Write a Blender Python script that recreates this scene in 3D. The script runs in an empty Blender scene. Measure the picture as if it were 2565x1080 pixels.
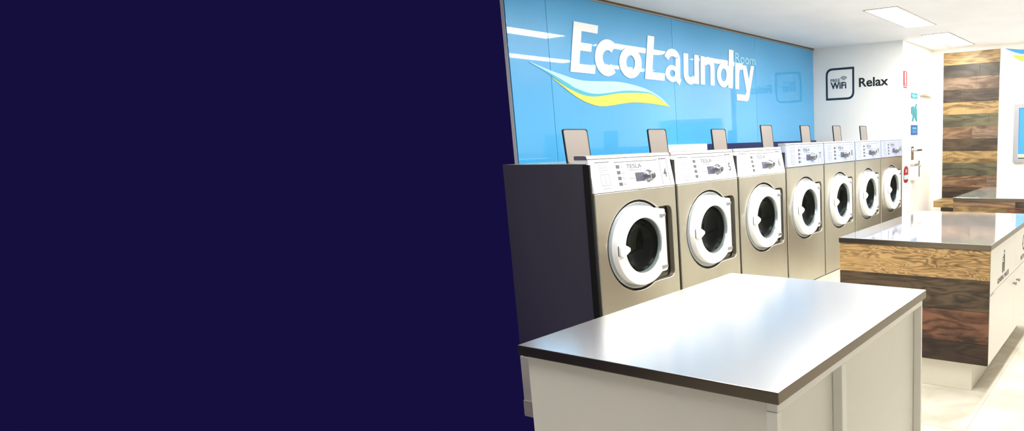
import bpy, bmesh, math, random
from math import sin, cos, pi, sqrt, asin, radians
from mathutils import Vector, Matrix
S = bpy.context.scene
COL = S.collection
random.seed(7)

# ------------------------------------------------------------------ materials
def srgb(h):
    h = h.lstrip('#'); v = [int(h[i:i+2], 16) / 255 for i in (0, 2, 4)]
    return tuple(c / 12.92 if c <= .04045 else ((c + .055) / 1.055) ** 2.4 for c in v) + (1,)
def new_mat(name):
    m = bpy.data.materials.new(name); m.use_nodes = True
    nt = m.node_tree; b = nt.nodes['Principled BSDF']
    return m, nt, b
def mat(name, col, rough=.5, metal=0, spec=.5, var=0, scale=8, bump=0, stretch=(1, 1, 1), coat=0, coat_r=.05):
    m, nt, b = new_mat(name)
    c = srgb(col) if isinstance(col, str) else col
    b.inputs['Base Color'].default_value = c
    b.inputs['Roughness'].default_value = rough
    b.inputs['Metallic'].default_value = metal
    b.inputs['Specular IOR Level'].default_value = spec
    b.inputs['Coat Weight'].default_value = coat
    b.inputs['Coat Roughness'].default_value = coat_r
    if var or bump:
        tc = nt.nodes.new('ShaderNodeTexCoord'); mp = nt.nodes.new('ShaderNodeMapping')
        mp.inputs['Scale'].default_value = stretch
        n = nt.nodes.new('ShaderNodeTexNoise'); n.inputs['Scale'].default_value = scale; n.inputs['Detail'].default_value = 6
        nt.links.new(tc.outputs['Object'], mp.inputs[0]); nt.links.new(mp.outputs[0], n.inputs['Vector'])
        if var:
            r = nt.nodes.new('ShaderNodeValToRGB')
            r.color_ramp.elements[0].position = .3; r.color_ramp.elements[1].position = .7
            r.color_ramp.elements[0].color = tuple(x * (1 - var) for x in c[:3]) + (1,)
            r.color_ramp.elements[1].color = tuple(min(1, x * (1 + var)) for x in c[:3]) + (1,)
            nt.links.new(n.outputs['Fac'], r.inputs[0]); nt.links.new(r.outputs[0], b.inputs['Base Color'])
        if bump:
            bp = nt.nodes.new('ShaderNodeBump'); bp.inputs['Strength'].default_value = bump; bp.inputs['Distance'].default_value = .002
            nt.links.new(n.outputs['Fac'], bp.inputs['Height']); nt.links.new(bp.outputs[0], b.inputs['Normal'])
    return m
def emit(name, col, s):
    m, nt, b = new_mat(name)
    b.inputs['Base Color'].default_value = srgb(col)
    b.inputs['Emission Color'].default_value = srgb(col)
    b.inputs['Emission Strength'].default_value = s
    return m
def wood(name, light, dark, axis, seed, ring=1.0, knot=.0, rough=.5, blotch=0.0, fine=1.1, warp=.6):
    """Plank timber: warped long grain along `axis`, fine fibre and knots."""
    m, nt, b = new_mat(name); L = nt.links; N = nt.nodes.new
    b.inputs['Roughness'].default_value = rough
    tc = N('ShaderNodeTexCoord'); mp = N('ShaderNodeMapping'); mp.inputs['Location'].default_value = (seed * 1.7, seed * 2.3, seed * .9)
    sc = [7, 7, 7]; sc['XYZ'.index(axis)] = 1.3; mp.inputs['Scale'].default_value = sc
    L.new(tc.outputs['Object'], mp.inputs[0])
    n1 = N('ShaderNodeTexNoise'); n1.inputs['Scale'].default_value = fine; n1.inputs['Detail'].default_value = 2; n1.inputs['Distortion'].default_value = warp
    L.new(mp.outputs[0], n1.inputs['Vector'])
    ml = N('ShaderNodeMath'); ml.operation = 'MULTIPLY'; ml.inputs[1].default_value = 60 * ring; L.new(n1.outputs['Fac'], ml.inputs[0])
    sn = N('ShaderNodeMath'); sn.operation = 'SINE'; L.new(ml.outputs[0], sn.inputs[0])
    ma = N('ShaderNodeMath'); ma.operation = 'MULTIPLY_ADD'; ma.inputs[1].default_value = .5; ma.inputs[2].default_value = .5; L.new(sn.outputs[0], ma.inputs[0])
    mp2 = N('ShaderNodeMapping'); sc2 = [160, 160, 160]; sc2['XYZ'.index(axis)] = 9; mp2.inputs['Scale'].default_value = sc2
    L.new(tc.outputs['Object'], mp2.inputs[0])
    n2 = N('ShaderNodeTexNoise'); n2.inputs['Scale'].default_value = 1; n2.inputs['Detail'].default_value = 5; L.new(mp2.outputs[0], n2.inputs['Vector'])
    n3 = N('ShaderNodeTexNoise'); n3.inputs['Scale'].default_value = .8; n3.inputs['Detail'].default_value = 4; L.new(mp.outputs[0], n3.inputs['Vector'])
    mx = N('ShaderNodeMath'); mx.operation = 'MULTIPLY_ADD'; mx.inputs[1].default_value = .30; L.new(ma.outputs[0], mx.inputs[0]); 
    m5 = N('ShaderNodeMath'); m5.operation = 'MULTIPLY_ADD'; m5.inputs[1].default_value = .55; L.new(n2.outputs['Fac'], m5.inputs[0])
    m6 = N('ShaderNodeMath'); m6.operation = 'MULTIPLY'; m6.inputs[1].default_value = .7; L.new(n3.outputs['Fac'], m6.inputs[0])
    L.new(m6.outputs[0], m5.inputs[2]); L.new(m5.outputs[0], mx.inputs[2])
    r = N('ShaderNodeValToRGB'); e = r.color_ramp.elements
    e[0].position = .50; e[0].color = srgb(dark); e[1].position = .90; e[1].color = srgb(light)
    L.new(mx.outputs[0], r.inputs[0])
    out = r.outputs[0]
    if knot:
        v = N('ShaderNodeTexVoronoi'); mp3 = N('ShaderNodeMapping'); s3 = [9, 9, 9]; s3['XYZ'.index(axis)] = 3.2
        mp3.inputs['Scale'].default_value = s3; mp3.inputs['Location'].default_value = (seed, seed * .7, seed * 1.3)
        L.new(tc.outputs['Object'], mp3.inputs[0]); L.new(mp3.outputs[0], v.inputs['Vector']); v.inputs['Scale'].default_value = 1
        kr = N('ShaderNodeValToRGB'); kr.color_ramp.elements[0].position = .04 ; kr.color_ramp.elements[0].color = (1, 1, 1, 1)
        kr.color_ramp.elements[1].position = .04 + .12 * knot; kr.color_ramp.elements[1].color = (0, 0, 0, 1)
        L.new(v.outputs['Distance'], kr.inputs[0])
        mm = N('ShaderNodeMix'); mm.data_type = 'RGBA'; L.new(kr.outputs[0], mm.inputs[0]); L.new(out, mm.inputs[6]); mm.inputs[7].default_value = srgb('#3a2213')
        out = mm.outputs[2]
    if blotch:
        mp4 = N('ShaderNodeMapping'); s4 = [9, 9, 9]; s4['XYZ'.index(axis)] = 4; mp4.inputs['Scale'].default_value = s4; mp4.inputs['Location'].default_value = (seed*3, seed, seed*2)
        n4 = N('ShaderNodeTexNoise'); n4.inputs['Scale'].default_value = .8; n4.inputs['Detail'].default_value = 8; n4.inputs['Roughness'].default_value = .7
        L.new(tc.outputs['Object'], mp4.inputs[0]); L.new(mp4.outputs[0], n4.inputs['Vector'])
        br = N('ShaderNodeValToRGB'); br.color_ramp.elements[0].position = .48; br.color_ramp.elements[0].color = (0, 0, 0, 1)
        br.color_ramp.elements[1].position = .68; br.color_ramp.elements[1].color = (blotch, blotch, blotch, 1)
        L.new(n4.outputs['Fac'], br.inputs[0])
        mb = N('ShaderNodeMix'); mb.data_type = 'RGBA'; L.new(br.outputs[0], mb.inputs[0]); L.new(out, mb.inputs[6]); mb.inputs[7].default_value = tuple(c*.45 for c in srgb(dark)[:3]) + (1,)
        out = mb.outputs[2]
    L.new(out, b.inputs['Base Color'])
    bp = N('ShaderNodeBump'); bp.inputs['Strength'].default_value = .25; bp.inputs['Distance'].default_value = .002
    L.new(n2.outputs['Fac'], bp.inputs['Height']); L.new(bp.outputs[0], b.inputs['Normal'])
    return m

M = dict(
    wall=mat('white_wall_paint', '#f2f1ee', .6, var=.015, scale=3),
    doorwall=mat('warm_white_paint', '#f6f2ea', .55),
    ceil=mat('ceiling_paint', '#eeeef0', .75, var=.03, scale=2.2),
    trim=mat('bronze_trim', '#6d5f50', .4, .5),
    silver=mat('silver_trim', '#b9b4aa', .35, .6),
    steel=mat('brushed_steel', (.58, .555, .47, 1), .30, .92, var=.06, scale=3, stretch=(1, 1, .3)),
    steel_lid=mat('bright_steel', (.74, .71, .66, 1), .42, .95, var=.05, scale=4),
    pan=mat('recess_shade_steel', (.10, .09, .075, 1), .35, .8),  # steel colour darkened to carry the shade of the door recess
    gap=mat('gap_shade_black', '#050505', .7),  # near-black colour that puts shade into gaps and slots
    panel=mat('control_fascia', '#f3f4f8', .3, 0, .5),
    panel_grey=mat('control_fascia_cool', '#b4bdd8', .3, .15, .5),
    ring=mat('door_ring_silver', '#aab0b5', .25, .75),
    white=mat('white_plastic', '#f4f5f6', .28, 0, .5, coat=.4),
    cone=mat('inner_cone_grey', '#8d9a9a', .22, .5),
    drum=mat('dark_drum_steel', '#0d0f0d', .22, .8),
    rib=mat('drum_rib_steel', '#6f7470', .2, .9),
    chrome=mat('chrome', (.8, .8, .8, 1), .08, 1),
    knob=mat('dial_grey', '#7e828c', .2, .8),
    lcd=mat('display_window', '#565666', .12, 0, .6),
    ink=mat('grey_print', '#55565e', .5),
    ink_lt=mat('pale_print', '#9599a2', .5),
    ink_dk=mat('dark_print', '#4a4a50', .5),
    plinth=mat('plinth_paint', '#dcd8ca', .55, var=.03, scale=5),
    flap=mat('flap_polycarbonate', '#89827d', .3),
    flap_rim=mat('flap_rim', '#22303a', .4),
    navy=mat('navy_paint', '#0b1d57', .35),
    blueglass=None, sign_white=mat('sign_white_vinyl', '#ffffff', .35),
    room=mat('pale_blue_vinyl', '#a9e2f6', .35),
    wave_lt=mat('wave_pale_vinyl', '#b7dff2', .3), wave_tl=mat('wave_teal_vinyl', '#4bb3cf', .3),
    wave_gn=mat('wave_green_vinyl', '#3a8f86', .3), wave_yl=mat('wave_yellow_vinyl', '#ece45c', .3),
    deep=mat('deep_blue_print', '#3f7fcb', .14, 0, .5),
    sign_dark=mat('dark_teal_vinyl', '#12303f', .45), black=mat('black_vinyl', '#101214', .45),
    red=mat('red_vinyl', '#8c0f1b', .35), teal=mat('teal_vinyl', '#1b7f8a', .35), blue=mat('blue_vinyl', '#15558f', .35),
    nickel=mat('satin_nickel', (.42, .40, .38, 1), .25, 1),
    beige=mat('beige_plastic', '#d8cdbb', .5),
    top=mat('polished_bench_steel', (.86, .86, .85, 1), .05, .82, var=.02, scale=2),
    top_near=mat('satin_bench_steel', (.84, .84, .85, 1), .19, .86, var=.015, scale=2),
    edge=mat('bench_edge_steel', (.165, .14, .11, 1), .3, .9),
    laminate=mat('white_laminate', '#f8f7f0', .3, 0, .5),
    laminate_in=mat('cream_laminate', '#f0efe6', .4),
    slat_gap=mat('black_gap', '#15110c', .8),
    lamp=emit('troffer_diffuser', '#fffcf7', 36),
    tvframe=mat('screen_bezel_silver', '#a3a4a8', .35, .5), tvblue=emit('screen_blue', '#2f79cf', .75), tvgreen=emit('screen_green', '#c6e58a', .8),
    tvdark=emit('screen_dark', '#23413a', .3),
    swoosh_b=mat('swoosh_blue_vinyl', '#4a9fe0', .35), swoosh_g=mat('swoosh_green_vinyl', '#b9da5a', .35),
)
# printed glass: sky blue ink that deepens towards the top, as printed on the panels
def blue_glass():
    m, nt, b = new_mat('blue_printed_glass'); L = nt.links; N = nt.nodes.new
    tc = N('ShaderNodeTexCoord'); n = N('ShaderNodeTexNoise'); n.inputs['Scale'].default_value = .7; n.inputs['Detail'].default_value = 1
    L.new(tc.outputs['Object'], n.inputs['Vector'])
    r = N('ShaderNodeValToRGB'); e = r.color_ramp.elements
    e[0].position = .35; e[0].color = srgb('#3aa4e2'); e[1].position = .65; e[1].color = srgb('#45b0ea')
    L.new(n.outputs['Fac'], r.inputs[0]); L.new(r.outputs[0], b.inputs['Base Color'])
    b.inputs['Roughness'].default_value = .35; b.inputs['Coat Weight'].default_value = 1; b.inputs['Coat IOR'].default_value = 1.6; b.inputs['Coat Roughness'].default_value = .02
    return m
M['blueglass'] = blue_glass()
def floor_mat():
    m, nt, b = new_mat('stone_look_tile'); L = nt.links; N = nt.nodes.new
    tc = N('ShaderNodeTexCoord')
    n = N('ShaderNodeTexNoise'); n.inputs['Scale'].default_value = 3.2; n.inputs['Detail'].default_value = 7; n.inputs['Distortion'].default_value = .8
    L.new(tc.outputs['Object'], n.inputs['Vector'])
    r = N('ShaderNodeValToRGB'); e = r.color_ramp.elements
    e[0].position = .32; e[0].color = srgb('#bdb5a2'); e[1].position = .68; e[1].color = srgb('#e2ddd0')
    L.new(n.outputs['Fac'], r.inputs[0])
    br = N('ShaderNodeTexBrick'); br.offset = 0; br.inputs['Scale'].default_value = 1; br.inputs['Brick Width'].default_value = .6; br.inputs['Row Height'].default_value = .6
    br.inputs['Mortar Size'].default_value = .003; br.inputs['Color1'].default_value = br.inputs['Color2'].default_value = (1, 1, 1, 1); br.inputs['Mortar'].default_value = (.72, .70, .64, 1)
    L.new(tc.outputs['Object'], br.inputs['Vector'])
    mx = N('ShaderNodeMix'); mx.data_type = 'RGBA'; mx.blend_type = 'MULTIPLY'; mx.inputs[0].default_value = 1
    L.new(r.outputs[0], mx.inputs[6]); L.new(br.outputs['Color'], mx.inputs[7]); L.new(mx.outputs[2], b.inputs['Base Color'])
    b.inputs['Roughness'].default_value = .42
    return m
M['floor'] = floor_mat()

# ------------------------------------------------------------------ mesh helpers
def bx(bm, x0, x1, y0, y1, z0, z1, mi=0, bev=0):
    vs = [bm.verts.new((x, y, z)) for x in (x0, x1) for y in (y0, y1) for z in (z0, z1)]
    q = [(0, 1, 3, 2), (4, 6, 7, 5), (0, 4, 5, 1), (2, 3, 7, 6), (0, 2, 6, 4), (1, 5, 7, 3)]
    fs = [bm.faces.new([vs[i] for i in f]) for f in q]
    for f in fs: f.material_index = mi
    if bev:
        es = {e for f in fs for e in f.edges}
        r = bmesh.ops.bevel(bm, geom=list(es), offset=bev, segments=2, profile=.5, affect='EDGES')
        for f in r['faces']: f.material_index = mi
    return vs
def prism(bm, prof, x0, x1, mi=0):
    """(y,z) profile swept along X"""
    a = [bm.verts.new((x0, y, z)) for y, z in prof]; b = [bm.verts.new((x1, y, z)) for y, z in prof]; n = len(prof)
    fs = [bm.faces.new(a), bm.faces.new(b[::-1])] + [bm.faces.new((a[i], b[i], b[(i+1) % n], a[(i+1) % n])) for i in range(n)]
    for f in fs: f.material_index = mi
def lathe(bm, prof, cx, cz, mi=0, seg=56, a0=0, a1=2*pi):
    """(r,y) profile about the Y axis through (cx,cz)"""
    full = abs(a1 - a0 - 2*pi) < 1e-6; k = seg if full else seg + 1
    rings = []
    for r, y in prof:
        if r < 1e-6: rings.append([bm.verts.new((cx, y, cz))]); continue
        rings.append([bm.verts.new((cx + r*cos(a0 + (a1-a0)*i/seg), y, cz + r*sin(a0 + (a1-a0)*i/seg))) for i in range(k)])
    for A, B in zip(rings, rings[1:]):
        for i in range(seg if full else seg):
            j = (i + 1) % k
            if not full and i + 1 >= k: continue
            if len(A) == 1 and len(B) == 1: continue
            if len(A) == 1: f = bm.faces.new((A[0], B[i], B[j]))
            elif len(B) == 1: f = bm.faces.new((A[i], B[0], A[j]))
            else: f = bm.faces.new((A[i], B[i], B[j], A[j]))
            f.material_index = mi; f.smooth = True
def link(name, me, mats, parent=None):
    for m in (mats if isinstance(mats, (list, tuple)) else [mats]): me.materials.append(m)
    o = bpy.data.objects.new(name, me); COL.objects.link(o)
    if parent: o.parent = parent
    return o
def obj(name, bm, mats, parent=None, loc=None):
    bmesh.ops.recalc_face_normals(bm, faces=bm.faces)
    me = bpy.data.meshes.new(name); bm.to_mesh(me); bm.free()
    o = link(name, me, mats, parent)
    if loc is not None:
        o.data.transform(Matrix.Translation(-Vector(loc))); o.location = loc
    return o
def thing(name, label, cat, loc=(0, 0, 0), group=None):
    o = bpy.data.objects.new(name, None); COL.objects.link(o); o.location = loc; o.empty_display_size = .1
    return tag(o, label, cat, group)
def tag(o, label, cat, group=None):
    o['label'] = label; o['category'] = cat
    if group: o['group'] = group
    return o
def struct(name, bm, m, parent=None, label=None):
    o = obj(name, bm, m, parent)
    if not parent: o['kind'] = 'structure'
    if label: o['label'] = label
    return o
def fillet(pts, rad, seg=6):
    out = []; n = len(pts)
    for i, p in enumerate(pts):
        r = rad[i] if isinstance(rad, (list, tuple)) else rad
        if not r: out.append(p); continue
        p = Vector(p); a = Vector(pts[i-1]) - p; b = Vector(pts[(i+1) % n]) - p
        d = min(r, a.length * .48, b.length * .48); A = p + a.normalized()*d; B = p + b.normalized()*d
        for k in range(seg + 1):
            t = k / seg; q = A*(1-t)**2 + p*2*t*(1-t) + B*t*t; out.append((q.x, q.y))
    return out
def rrect(u0, u1, v0, v1, r): return fillet([(u0, v0), (u1, v0), (u1, v1), (u0, v1)], r)
def circle(cx, cy, r, n=48, ry=None): return [(cx + r*cos(2*pi*i/n), cy + (ry or r)*sin(2*pi*i/n)) for i in range(n)]
def curve_mesh(cu, map3):
    o = bpy.data.objects.new('tmp', cu); COL.objects.link(o)
    dg = bpy.context.evaluated_depsgraph_get(); dg.update()
    me = bpy.data.meshes.new_from_object(o.evaluated_get(dg)); bpy.data.objects.remove(o)
    me.materials.clear()
    for v in me.vertices: v.co = map3(*v.co)
    return me
def outline_curve(outlines, th, bev):
    cu = bpy.data.curves.new('c', 'CURVE'); cu.dimensions = '2D'; cu.fill_mode = 'BOTH'
    cu.extrude = max(th/2 - bev, 0); cu.bevel_depth = bev; cu.bevel_resolution = 2; cu.offset = -bev
    for pts in outlines:
        sp = cu.splines.new('POLY'); sp.points.add(len(pts) - 1)
        for p, (u, v) in zip(sp.points, pts): p.co = (u, v, 0, 1)
        sp.use_cyclic_u = True
    return cu
def plate(name, outlines, th, map3, mats, parent=None, bev=0):
    """outlines = [outer, hole...] in (u,v); thickness grows from w=0 towards the viewer; groups: list of such lists"""
    groups = outlines if isinstance(outlines[0][0], (list,)) or outlines[0][0] == 'ribbon' or (isinstance(outlines[0], list) and isinstance(outlines[0][0], tuple) and outlines[0][0][0] == 'ribbon') else [outlines]
    rib = [(i, g[0]) for i, g in enumerate(groups) if g[0][0] == 'ribbon']; groups0 = groups
    ml = [curve_mesh(outline_curve(g, th + i*.00015, bev), lambda u, v, w, i=i: map3(u, v, w + (th + i*.00015)/2)) for i, g in enumerate(groups) if g[0][0] != 'ribbon']
    bm = bmesh.new()
    for me in ml: bm.from_mesh(me)
    for i, (_, A, B_) in rib:
        t = th + i*.00015
        V = [[bm.verts.new(map3(p[0], p[1], w)) for p in side] for w in (0, t) for side in (A, B_)]
        for k in range(len(A) - 1):
            for a_, b_ in ((V[0], V[1]), (V[2], V[3]), (V[0], V[2]), (V[1], V[3])): bm.faces.new((a_[k], a_[k+1], b_[k+1], b_[k]))
        for k in (0, -1): bm.faces.new((V[0][k], V[1][k], V[3][k], V[2][k]))
    me = bpy.data.meshes.new(name); bmesh.ops.remove_doubles(bm, verts=bm.verts, dist=1e-6)
    bmesh.ops.recalc_face_normals(bm, faces=bm.faces); bm.to_mesh(me); bm.free()
    for f in me.polygons: f.material_index = 0
    return link(name, me, mats, parent)
def on_y(y0, ox=0, oz=0): return lambda u, v, w: (u + ox, y0 - w, v + oz)       # faces -Y
def on_x(x0): return lambda u, v, w: (x0 - w, -u, v)                             # faces -X, u runs along -Y
def text_mesh(s, size, width=None, bold=0, th=.002, map3=None, align='LEFT'):
    cu = bpy.data.curves.new('t', 'FONT'); cu.body = s; cu.size = size; cu.extrude = th/2; cu.offset = bold; cu.align_x = align
    me = curve_mesh(cu, lambda x, y, z: (x, y, z))
    if width:
        xs = [v.co.x for v in me.vertices]; x0, x1 = min(xs), max(xs); k = width / (x1 - x0)
        for v in me.vertices: v.co.x = (v.co.x - x0) * k
    for v in me.vertices: v.co = map3(v.co.x, v.co.y, v.co.z + th/2)
    return me
def text(name, s, size, u, v, m, map3, parent=None, width=None, bold=0, th=.002):
    return link(name, text_mesh(s, size, width, bold, th, lambda a, b, w: map3(a + u, b + v, w)), m, parent)
def band(top, bot): return top + bot[::-1]
def smooth(pts, n=8):
    """Catmull-Rom through points"""
    P = [pts[0]] + pts + [pts[-1]]; out = []
    for i in range(1, len(P) - 2):
        p0, p1, p2, p3 = (Vector(q) for q in P[i-1:i+3])
        for k in range(n):
            t = k/n; q = .5*((2*p1) + (p2-p0)*t + (2*p0-5*p1+4*p2-p3)*t*t + (3*p1-p0-3*p2+p3)*t**3); out.append((q.x, q.y))
    out.append(pts[-1]); return out
def stroke(path, w):
    """constant-width ribbon outline along an open path"""
    L = []; R = []; n = len(path)
    for i in range(n):
        a = Vector(path[max(i-1, 0)]); b = Vector(path[min(i+1, n-1)]); d = (b - a).normalized(); p = Vector(path[i])
        ww = w[i] if isinstance(w, (list, tuple)) else w
        nn = Vector((-d.y, d.x)) * ww/2; L.append(tuple(p + nn)); R.append(tuple(p - nn))
    return ('ribbon', L, R)
def arc(cx, cy, rx, ry, a0, a1, n=20): return [(cx + rx*cos(radians(a0 + (a1-a0)*i/n)), cy + ry*sin(radians(a0 + (a1-a0)*i/n))) for i in range(n+1)]

# ------------------------------------------------------------------ dimensions (metres)
W = .71; XR = 6*W; YB = 1.152; HC = 2.60; XT = 5.447

# ------------------------------------------------------------------ room shell
bm = bmesh.new(); bx(bm, -5.2, XT, -5.2, 0, -.1, 0); bx(bm, -.712, XR, 0, .70, -.1, 0); bx(bm, -.22, XR, .70, YB, -.1, 0); struct('floor', bm, M['floor'])
bm = bmesh.new(); bx(bm, -5.2, XT, -5.2, 0, HC, HC+.1); bx(bm, -.75, XR, 0, YB, HC, HC+.1); struct('ceiling', bm, M['ceil'])
bm = bmesh.new(); bx(bm, -.219, XR+.1, YB, YB+.03, 0, HC); struct('wall_back', bm, M['wall'])
bm = bmesh.new(); bx(bm, XR, XR+.1, 0, YB, 0, HC); struct('wall_right', bm, M['wall'])
DX0, DX1, DH = 4.50, 5.36, 2.04
bm = bmesh.new(); bx(bm, XR+.1, DX0, 0, .1, 0, HC); bx(bm, DX1, XT, 0, .1, 0, HC); bx(bm, DX0, DX1, 0, .1, DH, HC); struct('wall_door', bm, M['doorwall'])
bm = bmesh.new(); bx(bm, XT, XT+.1, -5.2, .1, 0, HC); struct('wall_far', bm, M['doorwall'])
bm = bmesh.new(); bx(bm, -5.3, XT, -5.3, -5.2, 0, HC); struct('wall_front', bm, M['wall'])
bm = bmesh.new(); bx(bm, -5.3, -5.2, -5.2, -.2, 0, HC); struct('wall_left', bm, M['wall'])
bm = bmesh.new(); bx(bm, -.22, XR-.001, YB-.03, YB-.0005, HC-.012, HC-.0005, 0); bx(bm, -.22, XR-.001, YB-.020, YB-.0125, HC-.022, HC-.0125, 1)
struct('trim_1', bm, [M['trim'], M['silver']], label='thin bronze and silver trim along the top of the blue wall')
bm = bmesh.new(); bx(bm, 1.925, XR-.001, YB-.035, YB-.0135, 1.0, 1.500, 0); struct('trim_2', bm, M['navy'], label='navy painted ledge behind the washing machines')
bm = bmesh.new(); bx(bm, 1.30, 1.924, YB-.035, YB-.0135, 1.0, 1.504, 0); struct('trim_3', bm, M['sign_white'], label='short white ledge behind the washing machines')

# blue printed glass panels
seams = [-.22, .12, 1.505, 2.890, XR-.001]
plabels = ['narrow blue glass wall panel where the white stripes begin, furthest from the white wall',
           'blue glass wall panel carrying the big E and the yellow wave',
           'blue glass wall panel carrying the letters aundry',
           'plain blue glass wall panel in the corner by the white Relax wall']
for i in range(4):
    bm = bmesh.new(); bx(bm, seams[i]+.0015, seams[i+1]-.0015, YB-.012, YB-.0005, .02, HC-.0225, 0, .001)
    tag(obj('wall_panel', bm, M['blueglass'], loc=((seams[i]+seams[i+1])/2, YB, .02)), plabels[i], 'wall panel', 'blue printed glass wall panels')

# ------------------------------------------------------------------ big wall logo
YS = YB - .0125
def shear(k, z0=2.045): return lambda u, v: (u + k*(v - z0), v)
logo = thing('wall_logo', 'large white EcoLaundry lettering with a pale blue and yellow wave on the blue glass wall', 'sign', (1.4, YS, 2.1))
def logo_plate(name, groups, th, m, y=YS, z=0):
    o = plate(name, groups, th, on_y(y), m); o.data.transform(Matrix.Translation((-1.4, -YS, -2.1))); o.parent = logo; return o
def sh(groups, k):
    f = shear(k)
    return [[('ribbon', [f(*p) for p in q[1]], [f(*p) for p in q[2]]) if q[0] == 'ribbon' else [f(*p) for p in q] for q in g] for g in groups]
def rect(u0, u1, v0, v1): return [(u0, v0), (u1, v0), (u1, v1), (u0, v1)]
B, XH, CH = 2.047, 2.300, 2.405
E_ = [[fillet([(.297, B), (.540, B), (.540, B+.062), (.378, B+.062), (.378, 2.205), (.488, 2.205), (.488, 2.263), (.378, 2.263), (.378, CH-.06), (.540, CH-.06), (.540, CH), (.297, CH)], 0)]]
c_ = [[stroke(arc(.672, 2.178, .094, .098, 48, 312, 30), .080)]]
o_ = [[circle(.935, 2.163, .131, 44, .122), circle(.935, 2.163, .052, 44, .058)[::-1]]]
L_ = [[[(1.111, B), (1.362, B), (1.362, B+.062), (1.195, B+.062), (1.195, CH-.005), (1.111, CH-.005)]]]
a_ = [[stroke([(1.395, 2.238)] + arc(1.478, 2.236, .078, .058, 165, 20, 12) + [(1.552, 2.20), (1.552, 2.10), (1.560, 2.06), (1.585, 2.046)], .062)],
      [circle(1.472, 2.115, .094, 36, .072), circle(1.474, 2.117, .038, 36, .030)[::-1]]]
u_ = [[stroke([(1.668, 2.305), (1.668, 2.13)] + arc(1.735, 2.125, .067, .056, 180, 335, 12), .066)], [rect(1.795, 1.862, B, 2.305)]]
n_ = [[rect(1.892, 1.958, B, 2.302)], [stroke(arc(2.012, 2.215, .068, .056, 155, 8, 12) + [(2.082, 2.17), (2.082, B)], .066)]]
d_ = [[circle(2.268, 2.158, .115, 40, .118), circle(2.268, 2.158, .050, 40, .062)[::-1]], [rect(2.352, 2.432, B-.01, 2.408)]]
r_ = [[rect(2.478, 2.548, 2.035, 2.292)], [stroke([(2.52, 2.20), (2.535, 2.245), (2.565, 2.262), (2.612, 2.262)], .064)]]
y_ = [[[(2.622, 2.278), (2.700, 2.278), (2.742, 2.135), (2.790, 2.283), (2.853, 2.283), (2.735, 1.960), (2.715, 1.930), (2.69, 1.922), (2.502, 1.924), (2.502, 1.985), (2.668, 1.985), (2.690, 2.02)]]]
for nm, g, k in [('letter_e', E_, .19), ('letter_c', c_, .12), ('letter_o', o_, .10), ('letter_l', L_, .18), ('letter_a', a_, .06), ('letter_u', u_, .06), ('letter_n', n_, .06), ('letter_d', d_, .10), ('letter_r', r_, .06), ('letter_y', y_, 0)]:
    logo_plate(nm, sh(g, k), .006, M['sign_white'])
lt = band(smooth([(-.06, 2.088), (.06, 2.056), (.197, 2.026), (.419, 1.993), (.797, 2.005), (1.055, 1.979), (1.20, 1.945), (1.313, 1.900), (1.40, 1.845)]), smooth([(-.06, 2.085), (.10, 2.03), (.259, 1.968), (.354, 1.930), (.545, 1.902), (.875, 1.941), (1.145, 1.940), (1.28, 1.900), (1.40, 1.840)]))
tl = band(smooth([(-.06, 2.085), (.10, 2.03), (.259, 1.968), (.354, 1.930), (.545, 1.902), (.875, 1.941), (1.145, 1.940), (1.28, 1.900), (1.40, 1.840)]), smooth([(-.06, 2.082), (.10, 2.018), (.297, 1.918), (.498, 1.880), (.822, 1.920), (1.143, 1.930), (1.28, 1.893), (1.405, 1.836)]))
yl = band(smooth([(.13, 1.995), (.297, 1.918), (.498, 1.880), (.822, 1.920), (1.143, 1.930), (1.28, 1.893), (1.418, 1.832)]), smooth([(.13, 1.990), (.24, 1.925), (.348, 1.868), (.462, 1.829), (.615, 1.812), (.919, 1.850), (1.136, 1.851), (1.30, 1.840), (1.418, 1.830)]))
logo_plate('wave_band', [[lt]], .003, M['wave_lt']); logo_plate('wave_band', [[tl]], .0035, M['wave_tl']); logo_plate('wave_band', [[yl]], .004, M['wave_yl'])
o = link('lettering', text_mesh('Room', .135, .385, 0, .004, lambda a, b, w: (a + 2.500 - 1.4, -w, b + 2.295 - 2.1)), M['room'], logo); o['label'] = 'thin pale blue Room lettering'

# ------------------------------------------------------------------ signs on the white return wall
rx = on_x(XR)
def uu(y): return -y
fr = thing('wifi_sign', 'dark square outlined FREE WiFi sign with two rounded corners on white wall', 'sign', (XR, .79, 2.16))
def on_wall(o, root): o.data.transform(Matrix.Translation(-root.location)); o.parent = root; return o
of = fillet([(-.972, 1.975), (-.600, 1.975), (-.600, 2.350), (-.972, 2.350)], [0, .09, 0, .09]); inn = fillet([(-.948, 1.999), (-.624, 1.999), (-.624, 2.326), (-.948, 2.326)], [0, .07, 0, .07])
on_wall(plate('sign_outline', [of, inn[::-1]], .003, rx, M['sign_dark']), fr)
on_wall(text('lettering', 'FREE', .052, -.908, 2.188, M['sign_dark'], rx, width=.125, th=.003), fr)
on_wall(text('lettering', 'WiFi', .105, -.908, 2.108, M['sign_dark'], rx, width=.205, bold=.003, th=.003), fr)
wf = [[stroke(arc(-.735, 2.195, r, r, 38, 142, 10), .007)] for r in (.018, .034, .050)]
on_wall(plate('signal_symbol', wf, .003, rx, M['sign_dark']), fr)
o = text('relax_lettering', 'Relax', .145, -.539, 2.113, M['black'], rx, width=.365, bold=.0028, th=.003)
o.data.transform(Matrix.Translation((-XR, -.36, -2.11))); o.location = (XR, .36, 2.11); tag(o, 'bold black Relax lettering on white wall beside the WiFi sign', 'sign')

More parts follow.
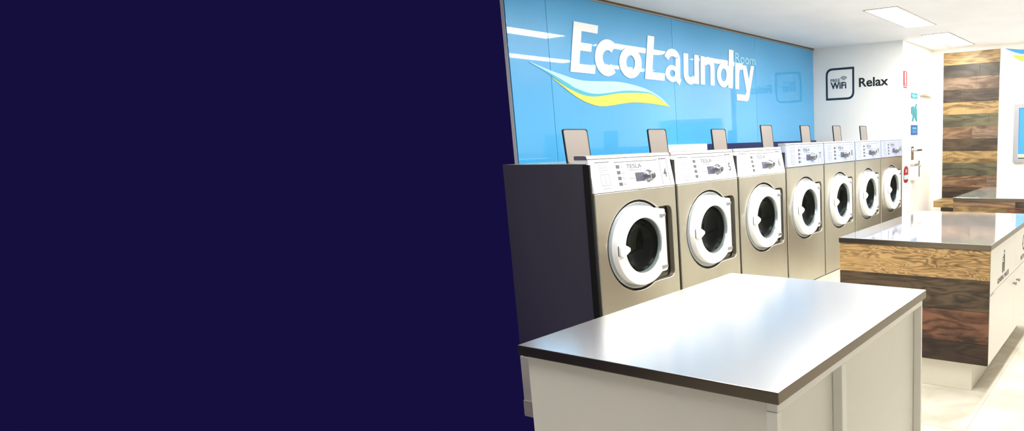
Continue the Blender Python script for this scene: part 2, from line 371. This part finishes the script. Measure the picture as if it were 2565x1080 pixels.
# ------------------------------------------------------------------ washing machines
CX, CZ = .345, .943
def ring_outline(r, xf, zt, zb, f=.03):
    a0, a1 = asin(zt/r), asin(-zb/r)
    pts = [(CX + r*cos(t), CZ + r*sin(t)) for t in [a0 + (2*pi + a1 - a0) * i/44 for i in range(45)]]
    return pts + fillet([(CX + r*cos(a1), CZ - zb), (CX + xf, CZ - zb), (CX + xf, CZ + zt), (CX + r*cos(a0), CZ + zt)], [0, f, f, 0])[1:-1]
def build_washer(kind, number):
    """kind 0: leaning white fascia; kind 1: upright cool fascia sitting slightly higher"""
    dz = .032 * kind
    root = thing('washing_machine', '', 'washing machine')
    g = .0115; x0, x1 = g, W - g
    zb = 1.268 + dz; z0 = .290
    # cabinet shell (open at the front so that the drum shows)
    bm = bmesh.new()
    ZT = 1.425
    for a in ((x0, x0+.01, .0405, .70, z0, ZT), (x1-.01, x1, .0405, .70, z0, ZT), (x0+.0105, x1-.0105, .69, .70, z0, ZT), (x0+.0105, x1-.0105, .0405, .689, z0, z0+.01), (x0+.0105, x1-.0105, .131, .689, ZT-.01, ZT-.0005)): bx(bm, *a)
    obj('cabinet', bm, M['steel'], root)
    rec = ring_outline(.264, .310, .205, .238, .045)
    plate('front_panel', [rrect(x0, x1, z0, zb-.003, .004), rec[::-1]], .040, on_y(.040), M['steel'], root, bev=.0045)
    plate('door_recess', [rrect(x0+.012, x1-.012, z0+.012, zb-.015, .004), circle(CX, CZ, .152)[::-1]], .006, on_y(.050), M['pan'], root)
    # drum
    bm = bmesh.new(); lathe(bm, [(.150, .046), (.158, .075), (.158, .085), (.205, .088), (.205, .42), (.0, .43)], CX, CZ, 0)
    for k in range(3):
        a = 2*pi*k/3 + .5; 
        bx(bm, CX+.17*cos(a)-.02, CX+.17*cos(a)+.02, .10, .41, CZ+.17*sin(a)-.02, CZ+.17*sin(a)+.02, 0, .006)
    lathe(bm, [(.118, .100), (.123, .096), (.128, .100), (.123, .104), (.118, .100)], CX, CZ, 1)
    lathe(bm, [(.196, .22), (.205, .215), (.205, .225), (.196, .22)], CX, CZ, 1)
    obj('drum', bm, [M['drum'], M['rib']], root)
    # door
    d = plate('door', [ring_outline(.229, .196, .196, .180, .018), circle(CX, CZ, .160)[::-1]], .050, on_y(.012), M['white'], root, bev=.0045)
    plate('door_rim', [ring_outline(.252, .204, .204, .190, .025), circle(CX, CZ, .20)[::-1]], .026, on_y(.030), M['ring'], d, bev=.005)
    bm = bmesh.new(); lathe(bm, [(.161, -.030), (.159, -.026), (.153, -.008), (.150, .030), (.151, .044)], CX, CZ); c = obj('inner_cone', bm, M['cone'], d)
    bm = bmesh.new(); lathe(bm, [(0, .040), (.07, .034), (.115, .018), (.152, -.006), (.152, -.001), (.115, .024), (.07, .040), (0, .046)], CX, CZ); obj('door_glass', bm, M['glass'], d)
    hp = fillet([(CX-.222, CZ-.026), (CX-.205, CZ-.040), (CX-.172, CZ-.026), (CX-.142, CZ-.009), (CX-.142, CZ+.009), (CX-.172, CZ+.026), (CX-.205, CZ+.040), (CX-.222, CZ+.026)], .005, 3)
    plate('door_handle', [hp], .022, on_y(-.036), M['white'], d, bev=.006)
    plate('handle_slot_shade', [rrect(CX-.226, CX-.200, CZ-.030, CZ+.030, .008)], .0012, on_y(-.038), M['gap'], d)  # flat black plate painted as the shade of a slot
    for zz in (.150, -.160):
        bm = bmesh.new(); bx(bm, CX+.140, CX+.186, -.050, -.038, CZ+zz, CZ+zz+.020, 0, .003); obj('hinge', bm, M['ring'], d)
    # fascia
    HD = .075 if kind else .13
    pm = M['panel_grey'] if kind else M['panel']
    lean = .008 if kind else .034; zt = zb + .178
    bm = bmesh.new(); yb = -.006 if kind else .0
    prism(bm, [(yb, zb), (yb+lean, zt), (HD, zt), (HD, zb)], x0+.003, x1-.003)
    cp = obj('control_panel', bm, pm, root)
    sl = lean / (zt - zb)
    def face(u, v, w): return (u, yb + sl*(v - zb) - w, v)
    def P(nm, g_, th, m, b=0): return plate(nm, g_, th, face, m, cp, bev=b)
    Z = lambda z: z + dz
    P('display', [rect(.358, .432, Z(1.311), Z(1.361))], .002, M['lcd'])
    for zz in (1.392, 1.360, 1.328, 1.296): P('button', [rrect(.214, .240, Z(zz), Z(zz+.018), .003)], .003, M['ink'], .0008)
    bm = bmesh.new(); yk = yb + sl*(1.335+dz-zb)
    lathe(bm, [(.036, yk), (.036, yk-.006), (.030, yk-.009), (.027, yk-.036), (.024, yk-.040), (0, yk-.040)], .466, Z(1.338), 0, 32)
    lathe(bm, [(.0245, yk-.0402), (.021, yk-.043), (.019, yk-.0402)], .466, Z(1.338), 1, 32)
    obj('dial', bm, [M['knob'], M['chrome']], cp)
    link('lettering', text_mesh('TESLA', .034, .128, .0004, .001, lambda a, b, w: face(a+.298, b+Z(1.388), w)), M['ink'], cp)
    link('number', text_mesh(number, .075, .030 if len(number) == 1 else .044, .0012, .001, lambda a, b, w: face(a+.610, b+Z(1.322), w)), M['ink_dk'], cp)
    lines = [[rect(.205, .575, Z(1.424), Z(1.4275))], [rect(.060, .165, Z(1.428), Z(1.432))], [rect(.588, .5905, Z(1.278), Z(1.434))], [rect(.592, .656, Z(1.428), Z(1.434))], [rect(.656, .658, Z(1.278), Z(1.427))]]
    P('printed_line', lines, .0012, M['ink_lt'] if kind else M['ink'])
    ic = []
    for (a, b_, c_, d_) in ((.082, .146, 1.385, 1.418), (.082, .150, 1.303, 1.366)):
        ic.append([rect(a, b_, Z(c_), Z(d_)), rect(a+.004, b_-.004, Z(c_+.004), Z(d_-.004))[::-1]])
    ic += [[rect(.113, .117, Z(1.31), Z(1.36))], [rect(.09, .14, Z(1.399), Z(1.402))], [rect(.085, .148, Z(1.287), Z(1.291))], [rect(.085, .11, Z(1.375), Z(1.378))]]
    ic += [[rect(.250, .273, Z(zz+.004), Z(zz+.0065))] for zz in (1.392, 1.360, 1.328, 1.296)] + [[rect(.250, .268, Z(zz+.011), Z(zz+.0135))] for zz in (1.392, 1.360, 1.328, 1.296)] + [[rect(.30, .365, Z(1.331), Z(1.333))], [rect(.320, .420, Z(1.378), Z(1.3805))]]
    P('printed_symbols', ic, .001, M['ink_lt'])
    # steel top
    bm = bmesh.new(); prism(bm, [(yb+lean+.004, zt+.0005), (HD, zt+.0005), (HD, zt+.021-.006*kind), (yb+lean+.022, zt+.021-.006*kind), (yb+lean+.006, zt+.018-.008*kind), (yb+lean+.001, zt+.005)], x0, x1)
    obj('top_cover', bm, M['steel_lid'], root)
    bm = bmesh.new(); bx(bm, x0+.004, x1-.004, yb+lean+.0005, .06, zt-.003, zt+.0004)
    obj('top_seam', bm, M['gap'], root)
    # raised flap of the detergent hopper
    ft = 1.612 + .032*kind; fb = 1.4255
    fl = rrect(0, .176, 0, ft-fb, .026); lean_f = .05
    f3 = lambda u, v, w: (u + .085, .26 + v*.10 - w, fb + v)
    o = plate('detergent_flap', [fl], .008, f3, M['flap'], root, bev=.002)
    fo = [(-.004 if u < .09 else .180, v) for u, v in fl]
    rim = stroke(smooth([(-.001, 0), (-.001, ft-fb-.03)], 4) + fillet([(-.001, ft-fb-.03), (-.001, ft-fb+.001), (.177, ft-fb+.001), (.177, ft-fb-.03)], [0, .024, .024, 0])[1:-1] + smooth([(.177, ft-fb-.03), (.177, 0)], 4), .0045)
    plate('flap_rim', [[rim]], .012, lambda u, v, w: (u + .085, .262 + v*.10 - w, fb + v), M['flap_rim'], o)
    # black strips standing in for the shade in the gaps between neighbours
    bm = bmesh.new(); bx(bm, x1+.0002, W-.0004, .014, .06, z0, 1.42); obj('gap_shade_strip', bm, M['gap'], root)
    bm = bmesh.new(); bx(bm, .0004, x0-.0002, .014, .06, z0, 1.42); obj('gap_shade_strip', bm, M['gap'], root)
    return root
mg, nt, b = new_mat('smoked_door_glass')
b.inputs['Base Color'].default_value = (.05, .06, .055, 1); b.inputs['Roughness'].default_value = .03; b.inputs['Transmission Weight'].default_value = .9; b.inputs['IOR'].default_value = 1.18
M['glass'] = mg
wl = ['stainless washing machine numbered 4, nearest the camera and first of the row',
      'stainless washing machine numbered 5, second in the row, white leaning control panel',
      'stainless washing machine numbered 6, last with a leaning white control panel',
      'stainless washing machine numbered 7, first of the taller upright-panel machines',
      'stainless washing machine numbered 8, between machine 7 and the last two',
      'stainless washing machine numbered 9, second from the white door wall',
      'last stainless washing machine at the far end of the row against the white door wall']
for k in range(7):
    w = build_washer(0 if k < 3 else 1, str(4 + k)); w.location = (-W + k*W, 0, 0); w['label'] = wl[k]; w['group'] = 'front loading washing machines along the blue wall'
bm = bmesh.new(); bx(bm, -W+.004, XR-.004, .012, .70, 0, .279, 0, .002); bx(bm, -W+.01, XR-.01, .02, .68, .2792, .2898, 1)  # second box is a black strip for the shade line under the washers
tag(obj('plinth', bm, [M['plinth'], M['gap']], loc=(1.8, .4, 0)), 'cream raised plinth running under the row of washing machines', 'plinth')

# ------------------------------------------------------------------ folding benches
def steel_top(root, x0, x1, y0, y1, m, th=.034):
    bm = bmesh.new(); bx(bm, x0, x1, y0, y1, .90-th, .90, 0, .0025)
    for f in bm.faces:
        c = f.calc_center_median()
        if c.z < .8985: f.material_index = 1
    return obj('bench_top', bm, [m, M['edge']], root)
def rel(root):
    for c in root.children:
        c.data.transform(Matrix.Translation(-root.location))
        for g in c.children: g.data.transform(Matrix.Translation(-root.location))
# near bench
x0, x1, y0, y1 = -1.92, -.672, -1.79, -.830
nb = thing('folding_bench', 'white folding bench with satin steel top, closest to the camera', 'bench', ((x0+x1)/2, (y0+y1)/2, 0), 'steel topped folding benches')
steel_top(nb, x0, x1, y0, y1, M['top_near'])
bm = bmesh.new(); bx(bm, x0+.02, x1-.018, y0+.045, y1-.02, .10, .8655); obj('cabinet', bm, M['laminate_in'], nb)
bm = bmesh.new(); bx(bm, x0+.015, x1-.012, y0+.012, y0+.0445, .838, .8655, 0, .002); obj('top_rail', bm, M['laminate'], nb)
for a, c in ((x1-.026, x1-.012), (-1.502, -1.468), (x0+.012, x0+.034)):
    bm = bmesh.new(); bx(bm, a, c, y0+.012, y0+.0445, .10, .8375, 0, .002); obj('stile', bm, M['laminate'], nb)
bm = bmesh.new(); bx(bm, x1-.0175, x1-.010, y0+.0446, y1-.02, .10, .8655, 0, .002); obj('end_panel', bm, M['laminate'], nb)
bm = bmesh.new(); bx(bm, x0+.08, x1-.08, y0+.12, y1-.10, 0, .0995); obj('kickboard', bm, M['plinth'], nb)
# planks helper for the timber-clad ends
def boards(name, root, x0, x1, ya, yb_, rows, joints, gap=.0010):
    """rows: list of (z0,z1,[materials left to right]) laid on a face looking towards -X, boards cut at the joints (fractions from left)"""
    bm = bmesh.new(); ms = []
    for (z0, z1, mm), js in zip(rows, joints):
        cuts = [0] + js + [1]
        for i in range(len(cuts) - 1):
            a = ya + (yb_-ya)*cuts[i]; c = ya + (yb_-ya)*cuts[i+1]; m = mm[i % len(mm)]
            if m not in ms: ms.append(m)
            bx(bm, x0 + random.uniform(0, .0012), x1, min(a, c)+gap/2, max(a, c)-gap/2, z0+gap/2, z1-gap/2, ms.index(m), .0012)
    return obj(name, bm, ms, root)
WD = dict(
    oak=wood('oak_board', '#c3a06c', '#6d5029', 'Y', 1, 1.25, .8, blotch=.3, fine=2.0, warp=1.2), dk1=wood('dark_walnut_board', '#5a4935', '#241b12', 'Y', 2, .8, .5, blotch=.8),
    red=wood('reddish_board', '#7a523c', '#33190f', 'Y', 3, .7, .6, blotch=.9), dk2=wood('charred_board', '#3c281c', '#140a06', 'Y', 4, .7, .6, blotch=.9),
    gold=wood('golden_board', '#9c8052', '#54401f', 'Y', 5, .5, .5, blotch=.45), grey=wood('grey_weathered_board', '#494235', '#231f17', 'Y', 6, .5, .3, blotch=.5),
    pink=wood('pinkish_board', '#7b6652', '#433023', 'Y', 7, .5, .6, blotch=.5), brown=wood('brown_board', '#473a2c', '#1d160f', 'Y', 8, .5, .4, blotch=.6),
    rust=wood('rust_board', '#83664b', '#402a1a', 'Y', 9, .5, .5, blotch=.5), dark=wood('dark_oak_board', '#4d3d28', '#1d140b', 'Y', 10, .5, .6, blotch=.8),
    olive=wood('olive_grey_board', '#5a563d', '#2f2c1e', 'Y', 11, .4, .1, blotch=.35))
# middle bench with timber end and bin cupboards
x0, x1, y0, y1 = .542, 2.16, -1.797, -.850
mbn = thing('folding_bench', 'folding bench with timber boarded end and white bin cupboards, in the middle', 'bench', ((x0+x1)/2, (y0+y1)/2, 0), 'steel topped folding benches')
steel_top(mbn, x0, x1, y0, y1, M['top'])
boards('timber_cladding', mbn, x0+.004, x0+.020, y1-.004, y0+.0042, [(.688, .8655, [WD['oak']]), (.500, .688, [WD['dk1'], WD['brown']]), (.305, .500, [WD['red']]), (.178, .305, [WD['dk2']])], [[], [], [], []])
bm = bmesh.new(); bx(bm, x0+.0205, x1-.004, y0+.0225, y1-.004, .178, .8655); obj('cabinet', bm, M['laminate'], mbn)
YF = y0 + .004
def front(nm, a, c, z0, z1):
    bm = bmesh.new(); bx(bm, a, c, YF, YF+.018, z0, z1, 0, .0015); return obj(nm, bm, M['laminate'], mbn)
SP = 1.345
fr1 = front('bin_flap', x0+.0205, SP-.002, .607, .8655); fr2 = front('bin_flap', SP+.002, x1-.004, .607, .8655)
dr1 = front('cupboard_door', x0+.0205, SP-.002, .178, .603); dr2 = front('cupboard_door', SP+.002, x1-.004, .178, .603)
for par, xx in ((dr1, SP-.062), (dr2, SP+.062)):
    bm = bmesh.new(); lathe(bm, [(.0, YF-.026), (.011, YF-.025), (.014, YF-.020), (.007, YF-.012), (.006, YF)], xx, .530, 0, 20); obj('knob', bm, M['nickel'], par)
fy = on_y(YF)
def person_bin(cx, z0):
    """little figure dropping rubbish into a bin"""
    g = [[circle(cx+.012, z0+.128, .011, 18)], [fillet([(cx-.004, z0+.112), (cx+.026, z0+.112), (cx+.034, z0+.06), (cx+.028, z0+.0), (cx+.006, z0+.0), (cx+.004, z0+.06)], .004, 2)],
         [stroke([(cx+.002, z0+.104), (cx-.018, z0+.090), (cx-.032, z0+.096)], .007)], [[(cx-.044, z0+.066), (cx-.008, z0+.066), (cx-.013, z0), (cx-.039, z0)]], [rect(cx-.036, cx-.026, z0+.076, z0+.086)]]
    return g
o = plate('bin_symbol', person_bin(.945, .672), .001, fy, M['ink_dk'], fr1)
o = text('lettering', 'GENERAL WASTE', .042, .765, .628, M['ink_dk'], fy, fr1, width=.355, bold=.0005, th=.001)
tri = []
for k in range(3):
    a = 90 + 120*k; tri.append([stroke(arc(1.68, .755, .052, .052, a+12, a+96, 10), .016)])
    e = radians(a+104); q = Vector((1.68 + .052*cos(e), .755 + .052*sin(e))); t = Vector((-sin(e), cos(e))); n_v = Vector((cos(e), sin(e)))
    tri.append([[tuple(q + n_v*.018 - t*.012), tuple(q - n_v*.018 - t*.012), tuple(q + t*.022)]])
plate('recycling_symbol', tri, .001, fy, M['ink_dk'], fr2)
text('lettering', 'RECYCLING', .042, 1.56, .640, M['ink_dk'], fy, fr2, width=.25, bold=.0005, th=.001)
plate('finger_slot', [rrect(x0+.002, x0+.125, .594, .600, .002)], .001, fy, M['ink_lt'], dr1)
bm = bmesh.new(); bx(bm, x0+.038, x1-.06, y0+.102, y1-.06, 0, .1775, 0, .002); obj('kickboard', bm, M['plinth'], mbn)
# far bench
x0, x1, y0, y1 = 3.40, 4.85, -1.80, -.822
fb = thing('folding_bench', 'timber ended folding bench with grey steel top, farthest from the camera', 'bench', ((x0+x1)/2, (y0+y1)/2, 0), 'steel topped folding benches')
steel_top(fb, x0, x1, y0, y1, M['top'])
boards('timber_cladding', fb, x0+.004, x0+.020, y1-.004, y0+.004, [(.810, .8655, [WD['rust'], WD['dk1']]), (.700, .810, [WD['gold'], WD['red']]), (.50, .70, [WD['brown']]), (.30, .50, [WD['dk1']]), (.16, .30, [WD['red']])], [[.62], [.55], [], [], []])
bm = bmesh.new(); bx(bm, x0+.0205, x1-.004, y0+.004, y1-.004, .16, .8655); obj('cabinet', bm, M['laminate'], fb)
bm = bmesh.new(); bx(bm, x0+.05, x1-.05, y0+.08, y1-.06, 0, .1595); obj('kickboard', bm, M['plinth'], fb)
for r_ in (nb, mbn, fb): rel(r_)

# ------------------------------------------------------------------ far wall: boarding, shelf seat, screen, swoosh
yL, yR = -.143, -.838
R12 = [('gold',), ('grey', 'grey'), ('pink', 'pink'), ('brown', 'brown'), ('gold', 'gold'), ('olive', 'olive'), ('rust', 'pink'), ('dark',), ('gold', 'gold'), ('olive', 'olive'), ('rust', 'pink'), ('dark',), ('brown',), ('gold',), ('olive',), ('rust',), ('dark',)]
J12 = [[], [.66], [.6], [.32], [.42], [.84], [.54], [], [.08], [.36], [.82], [], [], [.3], [], [], []]
rows = []; zt = 2.548; hh = .1545
for i, rr in enumerate(R12): rows.append((max(zt - hh*(i+1), .002), zt - hh*i, [WD[q] for q in rr]))
o = boards('timber_cladding', None, XT-.020, XT-.0005, yL, yR, rows, J12, .001)
c0 = Vector((XT, (yL+yR)/2, 0)); o.data.transform(Matrix.Translation(-c0)); o.location = c0
tag(o, 'reclaimed timber boarding of mixed browns and greys on the far white wall', 'wall cladding')
sh_ = thing('wooden_bench', 'pale wooden wall bench with added dark shade block below the timber boarding', 'seat', (5.2, -.6, .6))
bm = bmesh.new(); bx(bm, 4.98, XT-.021, -1.9, -.16, .625, .705, 0, .003); o = obj('seat_board', bm, WD['gold'], sh_)
bm = bmesh.new(); bx(bm, 5.04, XT-.021, -1.85, -.24, 0, .6245); o2 = obj('underseat_shade', bm, WD['dark'], sh_)  # added dark block, its colour stands for the shadow under the seat
rel(sh_)
fx = on_x(XT)
tv = thing('wall_screen', 'flat silver framed screen showing blue on the far white wall', 'screen', (XT, -1.65, 1.5))
plate('bezel', [rrect(1.030, 2.23, 1.157, 1.872, .012), rect(1.092, 2.17, 1.205, 1.822)[::-1]], .045, fx, M['tvframe'], tv, bev=.003)
plate('display', [[rect(1.092, 2.17, 1.262, 1.822)]], .034, fx, M['tvblue'], tv)
plate('display_footer', [[rect(1.092, 2.17, 1.222, 1.262)]], .034, fx, M['tvgreen'], tv)
plate('display_edge', [[rect(1.092, 2.17, 1.205, 1.222)]], .034, fx, M['tvdark'], tv)
rel(tv)
sw = thing('wave_logo', 'blue and green wave logo high on the far white wall above the screen', 'sign', (XT, -1.4, 2.45))
b1 = band(smooth([(.905, 2.546), (1.0, 2.531), (1.12, 2.516), (1.4, 2.52), (1.7, 2.56), (2.0, 2.54)]), smooth([(.905, 2.540), (.99, 2.500), (1.05, 2.478), (1.12, 2.462), (1.4, 2.45), (1.7, 2.50), (2.0, 2.53)]))
b2 = band(smooth([(.985, 2.462), (1.05, 2.455), (1.12, 2.446), (1.4, 2.43), (1.7, 2.48), (2.0, 2.52)]), smooth([(.985, 2.458), (1.03, 2.415), (1.12, 2.380), (1.4, 2.35), (1.7, 2.40), (2.0, 2.51)]))
plate('wave_band', [b1], .003, fx, M['swoosh_b'], sw); plate('wave_band', [b2], .003, fx, M['swoosh_g'], sw); rel(sw)

# ------------------------------------------------------------------ door and its stickers
bm = bmesh.new(); bx(bm, DX0+.004, DX1-.004, .004, .044, .006, DH-.006, 0, .002); dr = obj('door_1', bm, M['doorwall']); dr['kind'] = 'structure'
bm = bmesh.new(); bx(bm, 4.575, 4.665, -.004, .004, 1.235, 1.395, 0, .002)
lathe(bm, [(.028, -.003), (.028, -.012), (.012, -.014), (.012, -.055)], 4.62, 1.350, 0, 20); bx(bm, 4.600, 4.790, -.070, -.048, 1.337, 1.361, 0, .005)
obj('door_handle', bm, M['nickel'], dr)
bm = bmesh.new(); bx(bm, 4.86, 4.90, -.006, .004, 1.015, 1.215, 0, .002); lathe(bm, [(.012, -.005), (.012, -.02), (0, -.021)], 4.88, 1.15, 0, 16); obj('lock_plate', bm, M['nickel'], dr)
bm = bmesh.new(); bx(bm, 4.90, 5.35, -.030, .0035, 2.008, 2.030, 0, .003); obj('door_head_shade', bm, M['silver'], dr)  # grey bar added in place of the shading at the door head
bm = bmesh.new()
for a, c, e, f in ((DX0+.0005, DX0+.0038, 0, DH), (DX1-.0038, DX1-.0005, 0, DH), (DX0+.004, DX1-.004, DH-.0055, DH-.0005)): bx(bm, a, c, .006, .05, e, f)
obj('door_gap', bm, M['silver'], dr)
dw = on_y(0)
rs = thing('fire_sign', 'tall narrow red fire equipment sign at the corner of the door wall', 'sign', (4.35, 0, 2.17))
plate('sign_plate', [rrect(4.275, 4.405, 2.095, 2.262, .006)], .003, dw, M['red'], rs)
plate('sign_print', [[rect(4.325, 4.365, 2.125, 2.250)], [rect(4.325, 4.365, 2.104, 2.116)]], .0038, dw, M['sign_white'], rs)
plate('sign_footer', [[rect(4.275, 4.405, 2.075, 2.087)]], .003, dw, M['red'], rs); rel(rs)
dd = on_y(.004)
s1 = thing('door_sticker', 'teal square sticker, highest of the three stickers on the white door', 'sticker', (4.69, .004, 2.02), 'stickers on the white door')
plate('sticker_face', [[rrect(4.562, 4.822, 1.966, DH-.010, .004)]], .002, dd, M['teal'], s1)
plate('sticker_print', [[rect(4.60, 4.79, 2.000, 2.006)], [rect(4.62, 4.79, 1.984, 1.990)], [rect(4.66, 4.675, 1.975, 2.022)]], .0026, dd, M['room'], s1); rel(s1)
o = plate('door_sticker', [[fillet([(4.60, 1.70), (4.64, 1.76), (4.57, 1.79), (4.565, 1.86), (4.66, 1.88), (4.70, 1.86), (4.76, 1.91), (4.815, 1.90), (4.78, 1.87), (4.81, 1.82), (4.80, 1.75), (4.81, 1.69), (4.75, 1.70), (4.70, 1.75), (4.66, 1.69)], .008, 2)]], .002, dd, M['teal'])
o.data.transform(Matrix.Translation((-4.69, -.004, -1.8))); o.location = (4.69, .004, 1.8); tag(o, 'teal cut-out figure sticker between the teal and blue square stickers on the door', 'sticker', 'stickers on the white door')
s3 = thing('door_sticker', 'blue square sticker above the door handle', 'sticker', (4.70, .004, 1.59), 'stickers on the white door')
plate('sticker_face', [[rrect(4.566, 4.830, 1.532, 1.652, .004)]], .002, dd, M['blue'], s3)
plate('sticker_print', [[rect(4.62, 4.78, 1.60, 1.625)], [rect(4.62, 4.78, 1.56, 1.568)], [rect(4.62, 4.78, 1.575, 1.583)]], .0026, dd, M['swoosh_b'], s3); rel(s3)
tg = thing('wall_tag', 'red and white rounded tag hanging on the wall edge beside the last washer', 'tag', (4.38, 0, 1.07))
plate('tag_plate', [[fillet([(4.300, 1.00), (4.34, .975), (4.42, .975), (4.46, 1.00), (4.46, 1.135), (4.42, 1.170), (4.34, 1.170), (4.300, 1.135)], .02)]], .006, dw, M['red'], tg)
plate('tag_print', [[rect(4.302, 4.458, 1.015, 1.065)], [rect(4.35, 4.41, 1.10, 1.108)], [rect(4.35, 4.41, 1.12, 1.128)]], .007, dw, M['wave_lt'], tg); rel(tg)
dp_ = thing('wall_dispenser', 'small beige box with grey lid fixed to the door below the handle', 'dispenser', (4.66, 0, 1.15))
bm = bmesh.new(); bx(bm, 4.56, 4.72, -.05, .0035, .99, 1.165, 0, .008); obj('box', bm, M['doorwall'], dp_)
bm = bmesh.new(); bx(bm, 4.55, 4.73, -.055, .0035, 1.166, 1.192, 0, .004); obj('lid', bm, M['silver'], dp_); rel(dp_)

# ------------------------------------------------------------------ ceiling lights
LL = {0: ('bright rectangular ceiling light nearer the camera, above the middle bench', 2.30, -.62), 1: ('bright rectangular ceiling light at the far end near the timber wall', 4.04, -.59)}
def troffer(x, y, label, w=1.15, d=.31):
    t = thing('ceiling_light', label, 'ceiling light', (x + w/2, y + d/2, HC), 'rectangular ceiling lights')
    bm = bmesh.new(); f = .016
    for a in ((0, w, 0, f), (0, w, d-f, d), (0, f, f, d-f), (w-f, w, f, d-f)): bx(bm, x+a[0], x+a[1], y+a[2], y+a[3], HC-.005, HC-.0005)
    obj('frame', bm, M['silver'], t)
    bm = bmesh.new(); bx(bm, x+f, x+w-f, y+f, y+d-f, HC-.0035, HC-.0005); obj('diffuser', bm, M['lamp'], t); rel(t)
troffer(LL[0][1], LL[0][2], LL[0][0]); troffer(LL[1][1], LL[1][2], LL[1][0])
for x, y, lb in ((.56, -.62, 'rectangular ceiling light above the gap between the two nearer benches'), (-1.18, -.62, 'rectangular ceiling light above the closest bench'),
                 (-2.92, -.62, 'rectangular ceiling light left of the camera'), (.55, -2.07, 'rectangular ceiling light in the second row beside the middle bench'),
                 (2.12, -2.07, 'rectangular ceiling light in the second row beyond the middle bench'), (3.69, -2.07, 'rectangular ceiling light in the second row near the screen wall'),
                 (-1.02, -2.07, 'rectangular ceiling light in the second row just behind the closest bench')):
    troffer(x, y, lb)

# ------------------------------------------------------------------ world, camera, view
wd = bpy.data.worlds.new('World'); S.world = wd; wd.use_nodes = True
wd.node_tree.nodes['Background'].inputs[0].default_value = srgb('#150f3e'); wd.node_tree.nodes['Background'].inputs[1].default_value = 1
def Rm(rx, ry, rz):
    c, s = cos(rz), sin(rz); fwd = Vector((s, c, 0)); rt = Vector((c, -s, 0)); up = Vector((0, 0, 1))
    f2 = fwd*cos(rx) + up*sin(rx); u2 = up*cos(rx) - fwd*sin(rx)
    return rt*cos(ry) + u2*sin(ry), u2*cos(ry) - rt*sin(ry), f2
r, u, f = Rm(-.1681, -.0273, 1.0587)
cam = bpy.data.cameras.new('camera'); co = bpy.data.objects.new('camera', cam); COL.objects.link(co)
cam.sensor_width = 36; cam.sensor_fit = 'HORIZONTAL'; cam.lens = 1669.2231/2565*36
cam.shift_x = -(1955.88 - 1282.5)/2565; cam.shift_y = (631.5378 - 540)/2565; cam.clip_start = .02
mt = Matrix((r, u, -f)).transposed().to_4x4(); mt.translation = Vector((-3.2986, -2.5838, 1.5286)); co.matrix_world = mt
S.camera = co
S.view_settings.view_transform = 'Standard'; S.view_settings.look = 'None'; S.view_settings.gamma = 1; S.view_settings.exposure = 0
S.view_settings.use_curve_mapping = False
